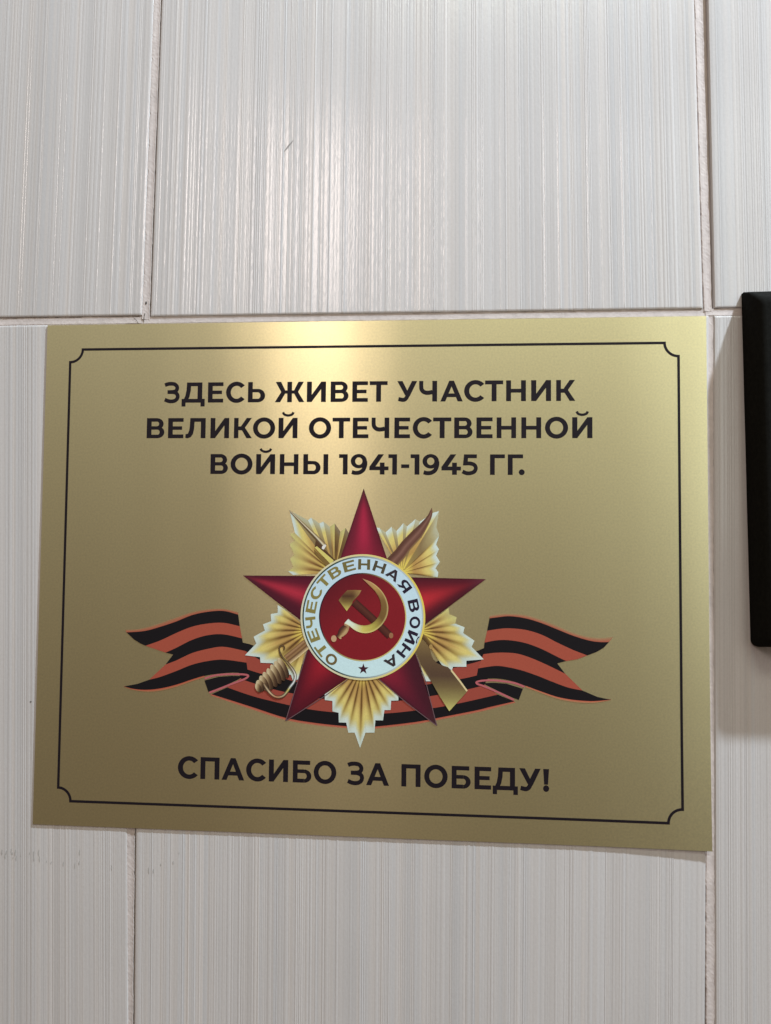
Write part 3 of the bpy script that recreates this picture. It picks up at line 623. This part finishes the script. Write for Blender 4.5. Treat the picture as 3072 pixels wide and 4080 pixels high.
# sabre blade, bayonet and barrel
blade = tube('sabre_blade', resample(spline([(11.82, 4.44), (13.81, 6.87), (16.60, 9.90), (19.10, 13.33), (21.85, 16.36), (24.76, 19.52), (27.66, 23.43), (29.80, 27.06), (30.49, 30.39)], 6), 40),
     [5.6 - 0.03 * i for i in range(24)] + [4.6 - 0.26 * (i - 24) for i in range(24, 38)] + [0.6, 0.1], 10,
     [ink(118, 94, 64), ink(84, 54, 44), ink(92, 62, 52), ink(110, 78, 66), ink(90, 60, 50), ink(76, 48, 40), ink(84, 58, 42)], EMB)
tube('bayonet', resample([(-33.52, 28.92), (-21.14, 17.02), (-17.08, 12.72)], 20), [0.5 + 0.09 * i for i in range(20)], 10,
     [ink(92, 72, 48), ink(70, 52, 38), ink(186, 176, 150), ink(150, 130, 96), ink(60, 42, 34)], EMB)
paint('bayonet_tip', [[(-18.39, 12.87), (-17.01, 13.82), (-16.51, 13.13), (-17.59, 11.38), (-18.54, 11.78)]], 11, ink(186, 182, 176), EMB)
paint('rifle_barrel', [[(-21.12, 15.60), (-17.19, 11.59), (-12.23, 6.59), (-13.44, 5.77), (-21.70, 12.56)]], 10, lambda x, y: ink(72, 50, 34), EMB)
paint('rifle_barrel', [[(-21.82, 12.36), (-20.68, 12.85), (-13.04, 6.59), (-14.45, 4.96)]], 11, ink(176, 164, 92), EMB)
paint('rifle_barrel', [[(-22.09, 11.54), (-14.45, 4.96), (-16.06, 3.53), (-21.45, 9.53)]], 10, ink(104, 82, 44), EMB)
# rifle butt
def buttcol(x, y):
    t = ([(32.43, -32.93)][0][1] - y) / ([(32.43, -32.93)][0][1] - [(38.70, -58.68)][0][1])
    return ramp([(-.2, ink(108, 88, 56)), (0.1, ink(84, 66, 46)), (0.4, ink(72, 54, 42)), (0.6, ink(96, 80, 52)), (.8, ink(126, 114, 70)), (1.0, ink(166, 158, 92))], t)
paint('rifle_butt', [[(21.37, -29.56), (25.61, -27.05), (27.53, -28.60), (29.99, -31.30), (30.53, -33.81), (31.61, -36.32), (33.31, -37.96), (35.85, -38.96), (37.96, -39.55), (39.87, -41.18), (46.53, -49.62), (46.01, -50.46), (38.70, -58.68), (34.66, -52.62), (30.40, -45.38), (26.11, -38.54), (24.39, -34.36)]], 10, buttcol, EMB, grid=1.6)
paint('butt_rim', [thick([(39.45, -40.88), (43.05, -45.30), (46.39, -49.79)], 0.75)], 11, ink(182, 166, 124), EMB)
tube('rifle_bolt', resample([(26.02, -25.46), (28.16, -27.43), (30.30, -30.24)], 12), 1.9, 11, [ink(66, 46, 28), ink(84, 62, 34), ink(120, 96, 52)], EMB)
paint('rifle_bolt', [[(c[0] + .8 * math.cos(a), c[1] + 1.1 * math.sin(a)) for a in [k * math.pi / 6 for k in range(12)]] for c in [(30.51, -30.86)]], 12, ink(140, 112, 66), EMB)

# sabre hilt
tube('hilt_socket', resample([(-33.55, -37.90), (-29.50, -34.64), (-24.80, -30.62)], 12), 4.6, 10,
     [ink(100, 72, 46), ink(140, 108, 76), ink(98, 68, 44), ink(128, 98, 66), ink(84, 58, 38), ink(150, 124, 92), ink(190, 170, 124)][::-1], EMB)
def twist(cx, cy, a, b, ang, layer):
    vs = []; cs = []; n = 20
    c0 = [(-53.54, -29.47)][0]
    k = 0.01919
    C = (c0[0] + cx * k, c0[1] - cy * k)
    ca, sa = math.cos(ang), math.sin(ang)
    rings = (0, .35, .7, 1.0); V = []; Cc = []; F = []
    for ri, rr in enumerate(rings):
        for i in range(n):
            t = 2 * math.pi * i / n
            x, y = a * k * rr * math.cos(t), b * k * rr * math.sin(t)
            V.append(P3(C[0] + x * ca - y * sa, C[1] + x * sa + y * ca, layer * LAY))
            s = (-rr * math.cos(t)) * 0.75 - rr * math.sin(t) * 0.55
            s = (s + 1) / 2
            Cc.append(ramp([(0.05, ink(40, 26, 20)), (.35, ink(74, 54, 38)), (.6, ink(132, 110, 80)), (.85, ink(178, 162, 128)), (1, ink(150, 134, 110))], 1 - s))
    for r_ in range(len(rings) - 1):
        for i in range(n):
            a0 = r_ * n + i; a1 = r_ * n + (i + 1) % n
            F.append((a0, a0 + n, a1 + n, a1))
    return obj('grip_turn', V, F, M_ink, EMB, Cc)
for i, (cx, cy, a, b) in enumerate([(965, 620, 215, 78), (885, 690, 215, 80), (795, 770, 210, 78), (705, 850, 200, 78), (610, 925, 190, 80), (520, 985, 165, 80), (430, 1040, 120, 84), (385, 1090, 95, 60)]):
    twist(cx - 8, cy + 6, a * 1.2, b * 1.12, math.radians(118), 10 + i * 0.2)
guard = resample(spline([(-35.05, -33.53), (-34.78, -32.31), (-35.85, -31.49), (-36.98, -32.35), (-36.91, -34.22), (-35.77, -36.63), (-33.63, -38.83), (-31.69, -41.03), (-30.14, -43.24), (-29.63, -45.27), (-30.26, -47.52), (-31.94, -49.80), (-33.43, -52.06), (-34.93, -53.68), (-36.83, -54.38), (-38.93, -54.06), (-40.86, -52.61), (-42.42, -50.78), (-43.79, -48.76)], 5), 90)
gw = [0.7] * 14 + [0.9] * 12 + [1.3] * 64
def gal(t, c, s):
    hi = ramp([(0, ink(96, 74, 44)), (.22, ink(90, 70, 48)), (.34, ink(140, 118, 84)), (.45, ink(190, 186, 176)), (.58, ink(184, 190, 196)), (.64, ink(170, 160, 84)), (.70, ink(150, 142, 112)), (.8, ink(160, 112, 80)), (.9, ink(178, 158, 126)), (1, ink(130, 106, 80))], t)
    return mixc(ink(44, 34, 26), hi, 1 if 0.2 < s < 0.8 else 0.15)
tube('hilt_guard', guard, gw, 12.4, [BLK] * 6, EMB, gal)

# enamel ring, red centre, lettering round it
cx, cy = EMB_C
def circ(r, n=96): return [(cx + r * math.cos(2 * math.pi * k / n), cy + r * math.sin(2 * math.pi * k / n)) for k in range(n)]
RK = 0.03739          # millimetres per drawing unit of the ring
def annulus(name, r0, r1, layer, cf):
    n = 96; rows = []; cols = []
    for r in (r0, (r0 + r1) / 2, r1):
        p = [(cx + r * math.cos(2 * math.pi * k / n), cy + r * math.sin(2 * math.pi * k / n)) for k in range(n + 1)]
        rows.append(p); cols.append([cf(q[0] - cx, q[1] - cy) for q in p])
    return strips(name, rows[::-1], layer, cols[::-1], EMB)
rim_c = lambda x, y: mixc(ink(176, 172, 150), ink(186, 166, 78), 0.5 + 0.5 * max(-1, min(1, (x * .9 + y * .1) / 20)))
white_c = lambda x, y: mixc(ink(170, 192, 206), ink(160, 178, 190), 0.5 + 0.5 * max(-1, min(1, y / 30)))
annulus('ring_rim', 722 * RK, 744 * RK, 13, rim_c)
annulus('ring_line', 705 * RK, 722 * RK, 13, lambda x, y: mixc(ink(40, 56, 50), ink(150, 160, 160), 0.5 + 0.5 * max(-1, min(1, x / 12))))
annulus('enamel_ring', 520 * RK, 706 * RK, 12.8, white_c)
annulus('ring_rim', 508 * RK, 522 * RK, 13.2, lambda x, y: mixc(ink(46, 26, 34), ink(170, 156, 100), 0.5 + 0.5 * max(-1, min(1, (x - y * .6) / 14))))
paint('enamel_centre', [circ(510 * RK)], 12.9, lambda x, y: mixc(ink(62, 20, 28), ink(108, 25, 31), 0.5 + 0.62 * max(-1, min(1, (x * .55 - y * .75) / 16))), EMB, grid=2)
RING = [('О', 530, 1283), ('Т', 405, 1175), ('Е', 322, 1005), ('Ч', 290, 855), ('Е', 292, 672), ('С', 338, 512), ('Т', 418, 360), ('В', 562, 268), ('Е', 728, 185), ('Н', 906, 160), ('Н', 1090, 186), ('А', 1248, 283), ('Я', 1388, 410), ('В', 1493, 640), ('О', 1512, 835), ('Й', 1480, 1012), ('Н', 1385, 1165), ('А', 1232, 1282)]
for ch, gx, gy in RING:
    th_ = math.atan2(-(gy - 782), gx - 893)
    wd = {'А': 158, 'О': 140, 'Т': 146, 'С': 146, 'Ч': 132}.get(ch, 143)
    ux, uy = math.sin(th_), -math.cos(th_)           # reading direction (clockwise)
    rx, ry = math.cos(th_), math.sin(th_)
    def f(x, y, ux=ux, uy=uy, rx=rx, ry=ry, wd=wd):
        a = (x - 0.5) * wd * RK; r = (563 + 122 * y) * RK
        if y > 1: r = (563 + 122 * (1 + (y - 1) * .75)) * RK
        return (cx + rx * r + ux * a, cy + ry * r + uy * a)
    right_ = (math.cos(th_) + 1) / 2
    up_ = (math.sin(th_) + 1) / 2
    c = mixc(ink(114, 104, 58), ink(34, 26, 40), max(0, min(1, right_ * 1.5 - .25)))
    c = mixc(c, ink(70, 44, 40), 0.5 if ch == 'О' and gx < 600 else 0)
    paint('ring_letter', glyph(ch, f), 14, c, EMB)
sx, sy = [(0.74, -41.14)][0]
paint('small_star', [[(sx + (r_ * math.cos(a)), sy + r_ * math.sin(a)) for k in range(10) for r_, a in [((66 if k % 2 == 0 else 26) * RK, math.radians(90 + 36 * k))]]], 14, ink(52, 24, 34), EMB)

# hammer and sickle
def hcol(x, y):
    t = ([(-6.42, -6.41)][0][1] - y) / ([(-6.42, -6.41)][0][1] - [(-6.31, -15.78)][0][1])
    q = (x - [(-10.90, 10.32)][0][0]) / ([(-0.66, 10.42)][0][0] - [(-10.90, 10.32)][0][0])
    c = ramp([(0, ink(104, 76, 46)), (.3, ink(66, 42, 30)), (.6, ink(104, 84, 46)), (1, ink(172, 158, 84))], t)
    return mixc(c, ink(150, 122, 74), max(0, abs(q - .42) * 2 - .45))
tube('hammer_handle', resample([(-3.76, -11.70), (4.08, -18.54), (12.44, -26.43)], 16), 3.4, 15, [ink(54, 22, 22), ink(68, 34, 28), ink(76, 42, 33), ink(58, 26, 24)], EMB)
paint('hammer_handle_end', [[(c[0] + .95 * math.cos(a), c[1] + 1.3 * math.sin(a)) for a in [k * math.pi / 6 for k in range(12)]] for c in [(12.92, -26.24)]], 15.5, ink(128, 88, 62), EMB)
paint('hammer_head', [[(-10.64, -11.07), (-9.00, -8.84), (-6.79, -6.53), (-3.45, -6.37), (-0.48, -6.51), (-1.57, -8.55), (-4.21, -11.34), (-4.68, -12.63), (-6.94, -15.79)]], 16, hcol, EMB, grid=1.2)
outer = resample(spline([(-0.17, -1.29), (3.92, -2.86), (7.28, -5.31), (9.89, -8.57), (11.32, -12.21), (11.53, -15.13), (10.79, -18.43), (8.72, -21.68), (5.80, -24.17), (2.49, -25.33), (-0.84, -25.13), (-3.81, -23.79), (-5.68, -22.29), (-7.92, -21.23)], 5), 50)
inner = resample(spline([(-0.17, -1.29), (2.83, -4.08), (5.44, -6.62), (7.32, -9.52), (8.19, -12.26), (8.18, -15.18), (7.10, -18.13), (4.92, -20.65), (2.27, -21.86), (-0.69, -21.91), (-3.29, -21.04), (-4.97, -20.15), (-6.20, -19.18)], 5), 50)
def scol(t, e):
    c = ramp([(0, ink(150, 112, 84)), (.18, ink(150, 118, 70)), (.34, ink(106, 80, 46)), (.55, ink(96, 72, 40)), (.68, ink(150, 138, 66)), (.8, ink(172, 160, 84)), (.92, ink(184, 190, 168)), (1, ink(184, 194, 184))], t)
    return mixc(c, ink(196, 180, 120), 0.45) if e > .8 else mixc(c, ink(80, 56, 34), .35) if e < .12 else c
rows = []; cols = []
for e in (0, .25, .5, .75, .93, 1):
    rows.append([(i_[0] + (o_[0] - i_[0]) * e, i_[1] + (o_[1] - i_[1]) * e) for i_, o_ in zip(inner, outer)])
    cols.append([scol(k / 49, e) for k in range(50)])
if area2([rows[0][5], rows[0][20], rows[-1][20], rows[-1][5]]) > 0: rows = rows[::-1]; cols = cols[::-1]
strips('sickle_blade', rows[::-1], 17, cols[::-1], EMB)
gr = [(-5.69, -22.00), (-7.35, -22.39), (-9.71, -26.46), (-11.00, -27.77)]
tube('sickle_grip', resample(spline([(-6.42, -22.38), (-8.44, -24.61), (-10.63, -27.58)], 6), 16), [1.6, 2.4, 2.9, 3.3, 3.6, 3.7, 3.8, 3.8, 3.7, 3.5, 3.2, 2.9, 2.4, 2.2, 3.0, 2.2], 17.5,
     [ink(56, 30, 28), ink(72, 44, 36), ink(110, 82, 54), ink(158, 132, 92), ink(150, 116, 84)], EMB)
paint('sickle_pommel', [[(c[0] + 1.25 * math.cos(a), c[1] + 1.5 * math.sin(a)) for a in [k * math.pi / 6 for k in range(12)]] for c in [(-12.56, -28.05)]], 17.8, ink(160, 128, 98), EMB)
paint('sickle_collar', [[(-7.92, -21.23), (-5.57, -22.29), (-5.92, -24.01), (-6.78, -23.85), (-6.53, -22.74), (-8.02, -22.04)]], 18, ink(140, 110, 80), EMB)

# ------------------------------------------------------------------ black box on the wall at the right edge
def black_box():
    base = bpy.data.objects.new('wall_box', None); link(base)
    base['label'] = 'matte black plastic box fixed to the tiles right of the gold plaque'
    base['category'] = 'box'
    base.location = W3(201.1, 48.2, 0.0)
    base.rotation_euler = (0, math.radians(-0.75), 0)
    def loop(u0, u1, v0, v1, w, r, n=6, rb=None):
        pts = []
        for (cxx, cyy, a0, rr) in ((u1 - r, v1 - r, 0, r), (u0 + r, v1 - r, 90, r), (u0 + (rb or r), v0 + (rb or r), 180, rb or r), (u1 - (rb or r), v0 + (rb or r), 270, rb or r)):
            for k in range(n + 1):
                a = math.radians(a0 + 90 * k / n); pts.append((cxx + rr * math.cos(a), cyy + rr * math.sin(a), w))
        return pts
    L = [loop(-35.2, 38, -76, 77.2, 0.05, 0.6, rb=3), loop(-35.2, 38, -76, 77.2, 1.5, 0.6, rb=3), loop(-34.6, 37.4, -75.4, 75.8, 6, 1.2, rb=3.5),
         loop(-33.4, 36.2, -74.6, 72.4, 11.5, 2, rb=4), loop(-32.4, 35.2, -73.8, 71.0, 13.4, 2.4, rb=4.2), loop(-30.6, 33.6, -72.2, 69.0, 14, 2.6, rb=4.2)]
    V = [W3(*p) for l in L for p in l]; n = len(L[0]); F = []
    for j in range(len(L) - 1):
        for i in range(n):
            a = j * n + i; b2 = j * n + (i + 1) % n; F.append((a, b2, b2 + n, a + n))
    F.append(tuple((len(L) - 1) * n + i for i in range(n)))
    o = obj('housing', V, F, M_black, base)
    for p in o.data.polygons: p.use_smooth = len(p.vertices) == 4
    # lid panel with a shallow seam round it
    A = loop(-25, 28, -66, 62, 14.0, 3); B = loop(-24.2, 27.2, -65.2, 61.2, 14.9, 2.6)
    V = [W3(*p) for p in A + B]; n = len(A)
    F = [(i, (i + 1) % n, (i + 1) % n + n, i + n) for i in range(n)] + [tuple(n + i for i in range(n))]
    obj('lid', V, F, M_black, base)
black_box()
